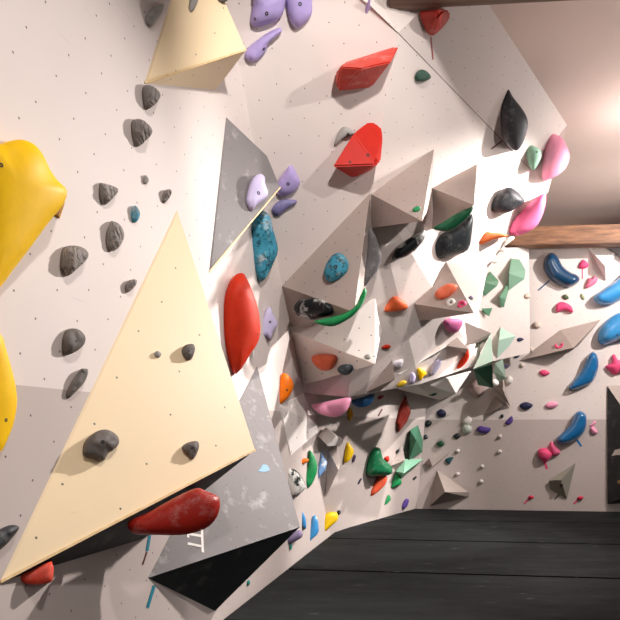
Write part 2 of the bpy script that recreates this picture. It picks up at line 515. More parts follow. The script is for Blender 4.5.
    bm.faces.new(ringsv[-1]); bm.faces.new(list(reversed(ringsv[0])))
    bmesh.ops.remove_doubles(bm, verts=bm.verts, dist=1e-5)
    bmesh.ops.recalc_face_normals(bm, faces=bm.faces[:])
    bmesh.ops.triangulate(bm, faces=[f for f in bm.faces if len(f.verts) > 4])
    o = link_bm(name, bm, mat, loc=loc, smooth=not flat)
    tag(o, label, cat, group)
    tree = bvh_of(o)
    for b in bolt:
        add_bolt(o, tree, b[0], b[1], b[2] if len(b) > 2 else 1.6)
    o['_b'] = 1; del o['_b']
    return o

def add_bolt(o, tree, bx, by, rpx):
    r = ray(bx, by); h = tree.ray_cast(CAM, r)
    if h[0] is None: return
    p, n = h[0], h[1]
    if n.dot(r) > 0: n = -n
    R = rpx / F * p.y
    bm = bmesh.new()
    Mx = Matrix.Translation(p - o.location) @ n.to_track_quat('Z', 'Y').to_matrix().to_4x4()
    # countersunk socket bolt in its washer
    def ring(bm, rad, z, m=12): return [bm.verts.new(Mx @ Vector((rad * math.cos(i * 2 * math.pi / m), rad * math.sin(i * 2 * math.pi / m), z))) for i in range(m)]
    def rings(bm, spec):
        rr = [ring(bm, *s) for s in spec]
        for x, y in zip(rr, rr[1:]):
            for i in range(12): bm.faces.new((x[i], x[(i + 1) % 12], y[(i + 1) % 12], y[i]))
        return rr
    rr = rings(bm, [(R * 1.15, -R * .5), (R * 1.15, R * .12), (R * .8, R * .16), (R * .8, -R * .4)])
    link_bm('washer', bm, WASHER, parent=o)
    bm = bmesh.new()
    rr = rings(bm, [(R * .78, -R * .5), (R * .78, R * .1), (R * .45, R * .12), (R * .4, -R * .3)])
    bm.faces.new(rr[-1]); bm.faces.new(rr[0][::-1])
    link_bm('bolt', bm, SOCKET, parent=o)

def stripe(label, a, b, wpx, mat, name='tape_strip', cat='tape', trees=None, thick=.003, group=None):
    "a strip of tape lying on whatever surface is seen there"
    m = ((a[0] + b[0]) / 2, (a[1] + b[1]) / 2)
    hit = cast(m[0], m[1], trees); loc, N = hit
    d = Vector((b[0] - a[0], b[1] - a[1])); u = d.normalized(); s = Vector((-u.y, u.x)) * wpx / 2
    bm = bmesh.new(); lo, hi = [], []
    cuts = 4; edge = []
    for i in range(cuts + 1): edge.append(Vector(a) + d * i / cuts + s)
    for i in range(cuts, -1, -1): edge.append(Vector(a) + d * i / cuts - s)
    for p in edge:
        r = ray(p.x, p.y); w = CAM + r * ((loc - CAM).dot(N) / r.dot(N))
        lo.append(bm.verts.new(w + N * .0008 - loc)); hi.append(bm.verts.new(w + N * thick - loc))
    n = len(edge)
    for i in range(n): bm.faces.new((lo[i], lo[(i + 1) % n], hi[(i + 1) % n], hi[i]))
    bm.faces.new(hi); bm.faces.new(list(reversed(lo)))
    bmesh.ops.recalc_face_normals(bm, faces=bm.faces[:])
    o = link_bm(name, bm, mat, loc=loc); tag(o, label, cat, group)
    return o
#==CONTENT==
# ================================================================== VOLUMES
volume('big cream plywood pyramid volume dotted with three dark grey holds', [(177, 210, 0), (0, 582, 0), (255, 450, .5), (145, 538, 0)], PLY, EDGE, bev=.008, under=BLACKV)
volume('cream plywood pyramid volume cut off by the top edge, beside the lilac holds', [(193, -70, 0), (144.5, 83, 0), (246, 50, .6), (216, 90, 0)], PLY, EDGE, bev=.008)
volume('chalky grey volume with plywood edge carrying a pale lilac hold', [(226, 117, 0), (209, 272, 0), (280, 187.5, .36), (267, 156, 'face'), (251, 149, 'face'), (262, 198, 0)], VOLD, EDGE, bev=.007)
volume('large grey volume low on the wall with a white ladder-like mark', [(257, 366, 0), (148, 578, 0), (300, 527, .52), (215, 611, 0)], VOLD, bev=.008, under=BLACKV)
volume('pale grey volume carrying the round teal hold', [(282, 286, 0), (370, 193, 0), (354, 312, .8), (291, 327, 0), (372, 228, 0), (366, 288, .1)], VOLG)
volume('pale grey pyramid volume, left of the two pointing right near the overhang top', [(371, 194, 0), (434, 149, 0), (422, 221, .75), (371, 228, 0), (431, 204, .02)], VOLG)
volume('pale grey pyramid volume above the dark green hold', [(432, 188, 0), (477, 164, 0), (474, 205, .7), (432, 229, 0), (486, 192, .02)], VOLG)
volume('white wedge volume with an orange-pink hold in its shaded underside', [(291, 331, 0), (375, 298, 0), (375, 364, .75), (304, 385, 0), (382, 330, 0)], VOLW)
volume('grey pyramid volume with the orange hold and the small white and pink rings', [(446, 262, 0), (414, 304, 0), (419, 321, 0), (474, 313, .6), (483, 268, 0)], VOLG)
volume('white block volume jutting from the overhang lip with yellow and lilac holds', [(398, 374, 0), (447, 345, .05), (446, 377, .35), (398, 389, .25), (455, 394, 0), (440, 400, 0)], VOLW)
volume('small grey wedge volume between the white wedge and the lip', [(366, 392, 0), (392, 360, .08), (395, 379, .25), (380, 391, 0)], VOLG)
volume('small grey wedge volume left of the narrow orange hold', [(448, 346, .03), (457, 337, 0), (468, 349, .25), (449, 376, .05)], VOLG)
volume('taupe triangular volume right of the narrow orange hold', [(465, 322, 0), (465, 346, 0), (472, 368, .03), (491, 333, 0, 7.2), (472, 335, 0)], VOLT)
volume('pale mint green triangular volume at the end of the overhang lip', [(491, 333.5, 0, 7.45), (493, 361, 0, 7.3), (473, 369, 0, 7.35), (484, 366, 0, 7.75), (488, 345, 0, 7.8)], MINT)
volume('dark green volume hanging under the mint one', [(474, 370, 0, 7.5), (492, 364, 0, 7.4), (493, 388, 0, 8.0), (478, 385, 0, 8.2), (480, 372, 0, 8.3)], GREENV)
volume('white triangular volume under the lip beside the white block', [(446, 377.5, 0, 7.0), (471, 371, 0, 7.2), (455.5, 394, 0, 7.2), (460, 378, 0, 7.6)], VOLW)
# end of the lip, on the wall beyond
volume('mint green volume on the white wall beyond the overhang, above the white ball', [(500.5, 327, 0), (515.5, 336, .1), (510, 345, .05), (497, 358, 0), (499, 340, .12)], MINT, trees=KT)
volume('small mint green sliver volume just above the white ball', [(495, 363, 0), (503, 359, .1), (506, 378, .15, 9.6), (498, 382, 0, 9.7), (494, 372, .05, 9.6)], MINT, trees=KT)
volume('sage green five-sided volume, tallest on the white wall beyond the overhang', [(511, 258.5, 0), (519.5, 259.5, 0), (525.5, 270, .12), (524.5, 279, .12), (508, 291, 0), (509, 273, .15)], plain('sage_green', '#84ab92', .6), trees=KT)
volume('dark green rounded-diamond volume on the white wall, left of the sage one', [(482.5, 293, 0), (483.5, 282, .05), (490, 271.5, 0), (499, 281, .12), (497, 286, .12), (485, 296, 0)], plain('fern_green', '#5d8a6c', .6), trees=KT)
volume('small mint and green block volume below the sage volume', [(507, 284, 0), (508.5, 291, .1), (505, 299, .1), (504, 307, .02), (500, 307, 0), (499.5, 297, .12)], plain('leaf_green', '#6f9d80', .6), trees=KT)
volume('small dark green triangular volume above the taupe volume', [(481.5, 308.5, .02), (492.5, 308, .08), (489, 316.5, .05), (484, 313, 0)], plain('deep_green', '#4c8562', .6), trees=KT)
volume('dark grey triangular volume pointing down beside the white ball', [(492, 386, 0), (503, 378, .12, 9.9), (510.5, 407, .02), (503, 390, .25, 10.0)], VOLT)
volume('grey arrowhead volume with a small dark ball at its corner', [(483, 416, 0), (495, 396.5, 0), (504, 406, .22), (497, 411, 0)], VOLG)
volume('thin grey angled volume above the flat pyramid at the corner', [(429, 458, .12), (451, 451, .05), (432.5, 466.5, .12), (424, 464, 0), (440, 456, 0)], VOLG)
volume('grey pyramid volume in the corner just above the mats', [(437, 470, 0), (430, 506, 0), (445, 492, .5), (469, 492, .06), (469, 497, 0)], VOLG)
volume('olive grey arrow-shaped volume low on the back wall', [(549, 480.5, .06), (575.5, 463, .0), (561, 480, .16), (567, 499, .02), (550, 489, 0), (559, 493, .03)], plain('olive_grey', '#8d877a', .7))
volume('long flat grey volume with the pink horseshoe hold in its shaded side', [(519, 361, 0), (566, 337, .15), (573, 348, .32), (601, 319.5, .0), (578, 346, 0), (560, 330, 0)], VOLG)
volume('white wedge volume hanging under the wooden beam at the right', [(588, 247.5, 0), (618, 248, 0), (605, 266, .25), (606, 280.5, .02), (598, 264, .1)], VOLW)
volume('dark grey board poking in under the beam at the right edge', [(606, 246, .1), (618, 246, .1), (640, 262, .1), (640, 270, .1), (608, 247, .02), (640, 268, .02)], VOLD)
volume('tall black volume with a grey top facet at the right edge', [(607.3, 386, .02), (607.6, 504, .02), (646, 442, .6), (652, 484, .6), (668, 384, 0), (700, 500, 0)], BLACKV, top=VOLG)
volume('white volume with a tall dark side, right of the blue and white hold', [(336.5, 444, .02), (338.5, 470, .18), (325.5, 497.5, .02), (328, 450, 0), (341, 462, 0)], VOLT)
volume('white crumpled-looking faceted volume under the pink hold', [(318, 436, 0), (326, 427, .05), (336, 436, .2), (340, 446, .1), (328, 446, .15), (344, 440, 0)], VOLW)
volume('dark green slab volume under the red hold at the wall corner', [(410, 430, .05), (418, 425, .02), (422.5, 452, .2), (409, 460, .08), (416, 440, .22), (423, 440, 0)], GREENV)
volume('mint green shelf volume beside the dark green slab', [(396, 471.5, .05), (405, 459, .05), (423.5, 459, .3), (404, 473, .22), (400, 480, 0), (412, 470, .0)], plain('shelf_green', '#8fc4a6', .6))
volume('white triangular volume right of the green double-lobed hold', [(391, 466, 0), (402, 444, .02), (405, 460, .22), (396, 471, .05)], VOLW)
volume('white angular volume at the foot of the orange fin, above the green crescent', [(279, 406, 0), (303, 393, 0), (317, 425, .1), (318, 432, .1), (290, 456, 0)], VOLW)

# ================================================================== HOLDS
GREY = hold_mat('#8a817c', .8, .10, streak=True)
GREY2 = hold_mat('#6c6561', .75, .08)
GREY3 = hold_mat('#a09a95', .75, .15)
YEL = hold_mat('#ffc800', .5, .0, .05)
CHAR = hold_mat('#3b3b3f', .5, .1)
LILAC = hold_mat('#b3a1d6', .55, .08)
PLIL = hold_mat('#c9bde0', .55, .1)
TEAL = hold_mat('#3d8ea6', .6, .42, .8, col2='#1b5361', scale=20, cover=.54)
RED = hold_mat('#c4200d', .5, .0)
ORED = hold_mat('#c02a08', .55, .0)
ORNG = hold_mat('#ff7d0c', .5, .05)
OPINK = hold_mat('#e9714f', .5, .12)
PINK = hold_mat('#ffa6c6', .45, .06)
HPINK = hold_mat('#ee4f80', .5, .05)
GRN = hold_mat('#1d8a4e', .5, .06)
DGRN = hold_mat('#1c5b3c', .5, .08)
BLUE = hold_mat('#1f6ba3', .22, .0, .05, coat=.5)
DBLUE = hold_mat('#123f63', .3, .0, .05, coat=.3)
SKY = hold_mat('#3d93cf', .3, .02, .05, coat=.4)
NAVY = hold_mat('#2a2a4c', .5, .05)
PURP = hold_mat('#5b4391', .5, .05)
MARB = hold_mat('#131618', .35, .02, .2, col2='#b9b6b2', scale=6, cover=.53)
MARW = hold_mat('#e8e4de', .4, .02, .2, col2='#16211c', scale=11, cover=.5)
WHT = hold_mat('#ece4dc', .6, .05)
DRED = hold_mat('#a83b30', .5, .10)
MUST = hold_mat('#d79a1a', .5, .05)
BLK = hold_mat('#22272a', .5, .08)

# ---- near left wall
hold('huge yellow bulging hold at the left edge, upper one with a nub', [(-22, 152), (0, 144), (14, 140), (25, 140), (35, 145), (43, 155), (50, 170), (58, 181), (67, 191), (63, 205), (54, 216), (40, 234), (26, 253), (12, 271), (0, 287), (-22, 303)], YEL, h=.26, at=(15, 215), bolt=[(1, 165, 2)])
hold('wooden-looking tan nub on the rim of the upper yellow hold', [(52.5, 215), (66.5, 194), (64, 206), (59.5, 218.5)], hold_mat('#b9832f', .6, .03), flat=True, h=.3)  # tan sliver puts the shade under the nub into colour
hold('huge yellow bulging hold at the left edge, lower one without a nub', [(-22, 325), (0, 334), (6, 350), (12, 370), (16, 388), (17, 405), (13, 425), (7, 440), (0, 452), (-22, 465)], YEL, h=.26, at=(2, 395), bolt=[(6, 420, 1.6)])
G = [
 ('pale grey rock hold at the top, left of the cream plywood tip', [(143, 18), (148, 12), (155, 6), (164, 4), (163, 11), (156, 22), (150, 28), (145, 24)], GREY3, ()),
 ('dark grey rock hold just below the cream plywood tip', [(142.6, 88), (148, 85), (155.5, 88), (160.6, 95.5), (155, 104.5), (146, 110), (142.6, 102)], GREY, ()),
 ('dark grey rounded-triangle rock hold, third down from the top', [(131, 126), (133, 120), (143, 120), (152.5, 131), (144.5, 142), (136, 147), (132, 137)], GREY, ()),
 ('dark grey triangular rock hold above the egg-shaped one', [(99, 186), (102, 183), (118, 189), (111, 200), (104, 205), (99, 199)], GREY, ()),
 ('dark grey egg-shaped rock hold below the triangular one', [(113, 221), (121, 226), (124, 236.5), (119, 247), (112, 251.5), (106, 245.5), (106, 232.6), (110, 223.5)], GREY, ()),
 ('dark grey shell-like wrinkled rock hold right of the yellow one', [(61, 253), (64.5, 247), (75, 245.5), (85, 249), (88, 256), (80, 266), (68, 276), (63, 271), (59.5, 267)], GREY, ()),
 ('small dark grey rock hold by the upper left edge of the big cream volume', [(125, 285.5), (130, 280), (136.5, 280), (135.5, 285.5), (128, 292.5), (125, 290)], GREY, ()),
 ('tiny pale grey chip hold between the small blue one and a dark grey one', [(143, 178), (146, 175), (149, 180), (146.5, 184), (143.5, 183)], GREY3, ()),
 ('small dark grey rock hold just above the big cream volume peak', [(162, 197), (164.5, 191), (170.5, 189.5), (171.5, 194), (165, 203), (161.5, 202)], GREY, ()),
 ('dark grey round hold with a bolt hole, left of the big cream volume', [(62, 341), (66, 330), (77.5, 329), (84.6, 336), (84, 344), (75, 352), (66, 355), (62, 352)], GREY2, [(76, 341, 1.6)]),
 ('dark grey elongated tilted hold under the round one', [(80, 370), (84, 368.5), (88, 370), (85, 381), (77, 390.5), (68, 398.5), (66, 393), (72, 381)], GREY2, [(83.5, 372, 1.2)]),
 ('largest dark grey lumpy hold on the big cream volume', [(82.6, 450), (85, 441), (95.5, 432), (107, 429.5), (117, 435.5), (119, 443), (113.5, 450), (108, 453.5), (103, 461), (94, 458), (84, 456)], GREY2, [(103, 442, 1.8)]),
 ('dark grey hold highest on the big cream volume', [(181.6, 350), (185.5, 345), (193, 344), (195, 350), (192, 358), (187.5, 360.6), (183, 356)], GREY2, [(189, 351, 1.2)]),
 ('dark grey hold at the lower right of the big cream volume', [(181.6, 448), (187, 443), (197, 441), (199, 447), (196, 455), (192, 459.5), (187, 455)], GREY2, [(192, 448, 1.2)]),
 ('tiny pale stone chip on the big cream volume', [(154, 353), (158, 351), (161.5, 354), (159, 357.5), (155, 356)], GREY3, ()),
 ('charcoal pointed hold at the left edge beside the big cream volume foot', [(-14, 536), (0, 529), (10, 525), (18, 526), (18, 530), (10, 540), (0, 550), (-14, 558)], CHAR, ()),
]
for lb, ol, m, b in G:
    hold(lb, ol, m, h=.5, noise_amp=.16, bolt=b, k=4, group='grey rock holds on the left wall')
hold('small blue oval hold on the left wall', [(131.6, 210), (135.5, 205.5), (140, 212), (138.6, 219.5), (133.5, 223), (131, 217)], TEAL, h=.45, noise_amp=.06)
hold('grey slat-shaped hold at the top edge on the cream plywood', [(192, -6), (199, -6), (197, 4), (192, 12), (188.5, 9)], GREY3, h=.4)  # cast shadow of a hold higher up, built as a grey piece
hold('tiny dark grey hold cut by the top edge on the cream plywood', [(217, -4), (228, -4), (227, 1), (222, 2.5), (218, 1)], GREY2, h=.4)

# ---- lilac cluster
hold('lilac rounded hold at the top edge, larger of the two side by side', [(254, -8), (284, -8), (286, 0), (283, 13), (277, 20.6), (266.5, 24.5), (257, 27), (251, 23), (251, 14), (253, 4)], LILAC, h=.42, bolt=[(266.7, 13.5, 1.6), (255, 19, 1.2)])
hold('lilac hold at the top edge, right of the larger lilac one', [(287, -8), (311, -8), (312, 2), (312, 13), (307.7, 20.6), (301, 26.5), (296, 28), (291, 23), (287, 10)], LILAC, h=.42, bolt=[(300, 4, 1.6)])
hold('lilac ladle-shaped hold beside the right tip of the top cream volume', [(245, 52), (251, 45), (269, 32), (279, 28), (281.5, 32), (269, 43), (266, 51), (258, 60.5), (251, 62), (245.5, 58)], LILAC, h=.5, bolt=[(264, 49, 1.3)], spine=[(254, 54), (264, 43), (277, 32)])
hold('pale lilac hold on the chalky grey volume', [(246, 198), (251, 181), (258, 174), (264, 176), (265, 184), (268, 194), (264, 200), (256, 205.5), (251.5, 211), (247, 206)], PLIL, h=.5, bolt=[(258.5, 193, 1.6)])
hold('lilac wedge hold right of the chalky grey volume tip', [(275.5, 186), (284, 173), (291, 165), (297, 174), (300, 183), (294, 192), (281, 196)], LILAC, h=.45, bolt=[(288, 184, 1.5)])
hold('bluish purple hold under the lilac wedge', [(272, 208), (280.6, 200), (296, 200), (295.5, 204), (287, 209), (279, 216), (273, 213.5)], hold_mat('#8079a8', .5, .12), h=.4)
hold('pale lilac star-like hold beside the tall red hold', [(269, 306), (273, 314), (278, 324.5), (273, 331), (271, 340), (266, 336), (260, 336), (262, 320)], PLIL, h=.35, k=2, bolt=[(270, 322, 1.2)])
hold('small purple sliver hold beside the top seam', [(364.5, 14), (367, 3), (370.5, -2), (369.5, 9), (366, 14.5)], LILAC, h=.4)
hold('pale purple tongue hold at the tip of the large grey volume', [(277, 541), (286, 535), (299, 530), (303, 535), (298, 540), (288, 543.5)], hold_mat('#9384a8', .5, .1), h=.5, t=.8)
# ---- teal
hold('teal pitted leaf-shaped hold below the chalky grey volume', [(251, 226), (256, 215), (262.6, 210.6), (269, 216), (273, 230), (278, 249), (273, 263.5), (266.5, 276.5), (260, 282), (255, 274), (251, 251)], TEAL, h=.5, noise_amp=.18)
hold('round teal hold on the pale grey volume', [(324, 274), (326, 265), (333, 255), (341, 253.5), (348, 261), (347, 271.6), (339, 279), (329, 282)], TEAL, h=.5, noise_amp=.08, bolt=[(335.5, 267, 2)])
# ---- red family
hold('tall orange-red leaf-shaped hold beside the big cream volume', [(234, 276), (240.5, 273), (246, 277), (256, 302), (260, 323), (259, 339), (251, 353), (236, 374), (228, 360), (222, 335), (223, 305), (228, 285)], ORED, h=.42, noise_amp=.03, bolt=[(258, 334, 1)])
hold('red rounded hold hanging under the big cream volume, chalky at its end', [(128, 522), (145, 514), (163, 504), (182, 494), (197, 488), (206, 491), (219, 497.5), (219, 511.6), (212.6, 523), (200, 531), (181, 535), (156, 535), (133, 533.5)], hold_mat('#a5251a', .4, .13), h=.4, depth=3.0, t=.9, spine=[(150, 525), (198, 509)])
hold('small red block hold under the lower left tip of the big cream volume', [(17, 577), (31, 570), (51.6, 561), (53, 577), (49, 583), (28, 584.4)], hold_mat('#e5472f', .5, .1), h=.4, t=.9, k=2)
hold('orange fin hold right of the tall red leaf-shaped one', [(283, 373), (291, 378), (293.5, 387), (288, 398), (278, 405.5), (277, 398.7), (279, 383)], ORNG, h=.4, bolt=[(287, 390, 1)])
hold('grey pebble hold tucked against the red block', [(338.5, 132), (344, 126.5), (351.6, 130), (353.5, 134.5), (346.5, 137), (341, 140.6), (335, 146.5), (334.5, 142)], GREY3, h=.5, bolt=[(348, 134.5, 1.4)])
def facet(label, pts, faces, mats, name='climbing_hold', cat='hold', bolts=()):
    "hold with flat faces; pts = (px, py, metres out of the wall)"
    co = []
    for px, py, off in pts:
        d = cast(px, py, WALLS)[0].y; co.append(P(px, py, d - off if off else d + .03))
    c = sum(co, Vector()) / len(co); bm = bmesh.new()
    vs = [bm.verts.new(v - c) for v in co]
    if faces is None:
        bmesh.ops.convex_hull(bm, input=vs)
        bmesh.ops.dissolve_limit(bm, angle_limit=.02, verts=bm.verts, edges=bm.edges)
    else:
        for f in faces: bm.faces.new([vs[i] for i in f])
    bmesh.ops.bevel(bm, geom=bm.edges[:], offset=.012, segments=2, affect='EDGES', clamp_overlap=True)
    bmesh.ops.recalc_face_normals(bm, faces=bm.faces[:])
    o = link_bm(name, bm, mats, loc=c); tag(o, label, cat)
    t = bvh_of(o); ALL.append(t)
    for b in bolts: add_bolt(o, t, *b)
    return o
facet('long pale red faceted ledge hold near the top, right of the lilac ones', [(335, 74, .02), (340, 67, .2), (362, 68.5, .3), (391, 62, .22), (400, 45, .03), (371, 88, .02), (337, 91.5, .02), (345, 62, 0), (380, 52, 0)], None, hold_mat('#d4473a', .45, .18))
facet('bright red faceted block hold with a dark underside', [(353, 133, .05), (372, 117.4, 0), (382, 126.5, 0), (383, 139, .1), (381, 161, .24), (376, 165, .26), (332, 166.5, .16), (352, 178.5, 0), (372, 170, 0)], None, RED, bolts=[(368, 155, 1.6), (350, 162, 1.2)])
facet('dark red shield-shaped hold under the dark beam', [(418, 11.5, .02), (440.5, 10, .28), (450, 11, .05), (449.7, 20, .05), (442, 28.5, .12), (431.5, 38, .05), (426, 33.5, .03), (421, 23, .02), (440, 8, 0)], None, hold_mat('#b03326', .5, .1))
hold('small dark green hold on the overhang left of the seam', [(415, 75), (420, 69.7), (426.5, 71), (431, 77.4), (424, 81.5), (416, 81)], hold_mat('#3d5a4d', .6, .1), h=.5, noise_amp=.1)
# ---- overhang end, top right
hold('large charcoal teardrop hold high on the right of the overhang', [(501, 104), (505, 88), (507, 86), (509, 89), (513, 97), (523, 110), (528, 122.6), (524.5, 139), (518, 150), (511.6, 149), (504, 140.6), (500.8, 126.5)], CHAR, h=.4)
hold('sage green shield hold between the charcoal teardrop and the pink one', [(525, 147.7), (531, 145), (540, 150), (541, 158), (533.5, 170.5), (528, 163)], hold_mat('#7fa48e', .6, .1), h=.4, t=.85, bolt=[(537, 152, .8)])
hold('upper pink rounded hold on the overhang edge', [(549, 133.5), (556, 134.5), (563, 139), (568.4, 150), (569.5, 159), (564.5, 169.7), (554, 177.4), (543, 180), (542.5, 168), (544.5, 150)], PINK, h=.4, at=(547, 160), t=.8)
hold('lower pink elongated hold on the overhang edge', [(508, 232), (515.5, 217.5), (531, 202), (544, 193), (546, 200), (542.6, 215), (536, 226.5), (526, 233), (516, 236)], hold_mat('#fb78a8', .45, .06), h=.4, at=(524, 215), t=.7)
hold('charcoal pebble hold left of the lower pink one', [(491, 209), (493.5, 199), (501, 191), (508, 187), (515.5, 190), (524.5, 200.6), (518, 207), (508, 212.5), (498, 213)], CHAR, h=.5)
hold('orange hold with a pale tip below the charcoal pebble', [(475.5, 244.5), (480, 237), (486, 232), (492, 232.5), (506, 234), (506.5, 237), (495, 239), (483, 244)], hold_mat('#ef7a42', .5, .15), h=.5, trees=WALLS)
hold('small white knob on the edge below the orange hold', [(505, 240), (511, 236), (514.5, 237), (513, 240), (505, 246), (502, 247)], WHT, h=.5, at=(507, 241), trees=WALLS)
hold('upper tiny white knob on the edge of the overhang, below the orange hold', [(499, 251), (503, 247), (506, 249), (503, 252)], WHT, h=.6, at=(498, 251), trees=WALLS)
hold('lower tiny white knob on the edge of the overhang, below the orange hold', [(491, 262), (495, 259), (498, 261), (495, 263.5)], WHT, h=.6, at=(489, 262), trees=WALLS)
# ---- around the grey pyramids
hold('dark green hold hanging under the grey pyramid', [(433, 228), (443, 222), (452, 216), (463, 210), (473.5, 206), (470, 215), (459, 225), (450, 231), (440, 231)], DGRN, h=.4, depth=5.75, t=.9)
hold('big charcoal rounded hold below the dark green one', [(432.5, 250), (434, 243), (440.6, 235), (450, 229), (461, 222), (472, 214), (471.6, 232), (467.5, 250), (453.5, 255), (440, 258.7), (434, 257)], BLK, h=.45, trees=WALLS)
hold('black and white marbled pod hold below the left grey pyramid', [(392, 259), (396, 248), (407, 239.5), (419, 232.5), (425, 230), (424.5, 238), (416.5, 249), (407, 256), (398, 259.5)], MARB, h=.5, trees=WALLS)
hold('dark grey pear-shaped hold behind the volume with the round teal hold', [(369, 227), (374, 233), (379, 246), (381.5, 257), (379, 268), (371, 279), (364, 287), (361, 283), (361, 268), (366, 248)], hold_mat('#6d696a', .6, .2), h=.4, trees=WALLS, depth=5.7, t=.85)
hold('tiny green hold on the face of the left grey pyramid', [(412.4, 210), (415.6, 206.5), (420.5, 207), (419, 211), (415, 212)], GRN, h=.4)
hold('black and white marbled hold under the volume with the round teal hold', [(293.5, 308), (298.7, 300.6), (308, 298.5), (317, 298), (327, 302), (333.5, 309), (331.5, 315), (322, 318), (311.6, 320), (298, 316.5)], MARB, h=.4)
hold('green crescent hold wrapping the tip of the volume with the round teal hold', [(314, 321), (330, 317.5), (345, 313), (356, 305), (360, 296), (364.5, 288), (366.5, 293), (362, 305), (355, 314), (348, 319.5), (335, 326), (323, 325.5)], GRN, h=.6, spine=[(322, 322), (335, 321), (348, 316), (358, 307), (364, 294)], depth=5.3, t=.9)
hold('orange-pink oval hold in the underside of the white wedge volume', [(311.6, 357), (320, 354), (335, 355), (337, 361), (332, 369), (322, 370.5), (314, 364)], OPINK, h=.5)
hold('dark slate hold beside the orange-pink oval one', [(337, 369), (342.6, 364.6), (351.6, 364.6), (353, 370), (347.7, 375), (341, 374)], hold_mat('#3c474c', .6, .15), h=.5)
hold('tiny grey chip hold at the tip of the white wedge volume', [(364.5, 356), (368, 354), (371, 355.5), (370, 359), (366, 359)], GREY3, h=.5)
hold('orange hold on the bright wall between the crescent and the grey pyramid', [(384, 311), (387, 304), (393, 296.5), (400, 298), (407.5, 304.5), (406, 309.5), (394, 311.5)], hold_mat('#ee6a3a', .5, .08), h=.45, k=2, trees=WALLS)
hold('tiny orange hold on the bright wall above the small grey wedge', [(381, 348), (386, 344.5), (391, 346), (388, 349)], ORED, h=.5)
hold('chalky white hold beside the small grey wedge', [(391.6, 363), (397, 360), (403, 360), (402, 366), (398.5, 369), (393, 367)], hold_mat('#d9cfd6', .6, .1), h=.5)
hold('thick orange hold on the grey pyramid with the rings', [(434.6, 294), (440, 287.5), (448, 283.8), (456, 284.6), (457, 288), (449, 297), (439, 299.5)], OPINK, h=.5)
def ring_hold(label, px, py, r, tube, mat, arc=(0, 360)):
    hit = cast(px, py); loc, N = hit; s = loc.y / F
    toC = (CAM - loc).normalized(); M = (N * .4 + toC * .6).normalized()
    R = M.to_track_quat('Z', 'Y').to_matrix()
    bm = bmesh.new(); n, m = 22, 9; rows = []
    a0, a1 = map(math.radians, arc); closed = arc[1] - arc[0] >= 360
    for i in range(n if closed else n + 1):
        a = a0 + (a1 - a0) * i / n; row = []
        e = 1 if closed else max(.35, math.sin(math.pi * min(1, max(0, i / n)) ) ** .35)
        for j in range(m):
            b = 2 * math.pi * j / m
            rr = (r + tube * e * math.cos(b)) * s
            row.append(bm.verts.new(R @ Vector((rr * math.cos(a), rr * math.sin(a), (tube * e * math.sin(b) + tube * .45) * s * 1.2))))
        rows.append(row)
    for i in range(len(rows) if closed else len(rows) - 1):
        A, B = rows[i], rows[(i + 1) % len(rows)]
        for j in range(m): bm.faces.new((A[j], A[(j + 1) % m], B[(j + 1) % m], B[j]))
    if not closed: bm.faces.new(rows[0]); bm.faces.new(rows[-1])
    bmesh.ops.recalc_face_normals(bm, faces=bm.faces[:])
    o = link_bm('climbing_hold', bm, mat, loc=loc, smooth=True); tag(o, label, 'hold')
    return o
ring_hold('small white ring hold on the grey pyramid', 451, 303, 2.9, 1.6, WHT)
ring_hold('small pink ring hold beside the white ring', 462, 305, 2.9, 1.6, HPINK)
hold('tiny grey-purple hold at the right edge of the grey pyramid with the rings', [(468.5, 297.5), (471, 295.5), (473.5, 297), (472.5, 300), (469.5, 300.5)], hold_mat('#8a7e92', .5, .1), h=.5)
hold('pink shield hold under the grey pyramid with the rings', [(443, 321), (452, 318.5), (462.5, 320.5), (460, 329), (454.5, 333), (447, 329.5)], hold_mat('#e077ab', .5, .05), h=.35, trees=WALLS, at=(452, 326))
hold('narrow orange hold pointing up between the grey and taupe volumes', [(456.6, 368), (460, 360), (464, 355.5), (468, 349), (469.6, 357), (465, 364), (460, 368.5)], ORED, h=.4, k=2, t=.8)
hold('small yellow hold at the left end of the lip', [(397, 384.5), (402, 380.6), (407, 381.5), (404, 385.5), (399, 387)], hold_mat('#e0b91b', .5, .05), h=.5)
hold('small lilac oval hold between two yellow ones on the lip', [(409, 378), (412, 372), (416, 376), (414, 382.5), (410, 383)], PLIL, h=.5)
hold('yellow pointed hold on the white block volume', [(417, 369), (420, 368), (427, 373), (423, 377), (420, 381)], YEL, h=.5, k=2)
hold('pale lilac oblong hold on the white block volume', [(429, 373), (434, 362), (439, 358.5), (441.5, 361), (439, 368), (433, 375.5)], hold_mat('#bdb5d0', .5, .1), h=.5)
hold('small teal hold in the underside of the white block volume', [(427, 394), (432, 392.5), (437, 394), (432, 396)], hold_mat('#2f5f62', .5, .05), h=.4)

# ---- below the lip
hold('two-tone pink rounded hold under the left end of the lip', [(311, 405), (322, 402.5), (336, 399.5), (350, 397.5), (350, 404), (346, 411.6), (337, 417), (324.5, 415.5), (316, 411)], PINK, h=.5, depth=6.6, t=.9)
hold('dark blue hold under the lip, right of the pink one', [(351.6, 400.5), (363, 397), (375, 393.5), (371, 404), (362, 407.5), (355, 406)], hold_mat('#26547f', .45, .05), h=.4, k=2, depth=6.95, t=.9)
hold('small mustard hold under the right end of the pink one', [(347.7, 411.6), (350, 407), (353.4, 414), (350.5, 420.5), (347.7, 418)], MUST, h=.5)
hold('dark red faceted leaf hold hanging below the lip', [(405.8, 395.5), (411, 412), (407, 422), (399, 432), (397, 424), (393.7, 422), (397, 410)], DRED, h=.45, flat=True)
hold('tiny dark red hold under the lip beside the dark blue one', [(376, 398), (380, 395.5), (384, 396), (380, 399.5)], DRED, h=.4)
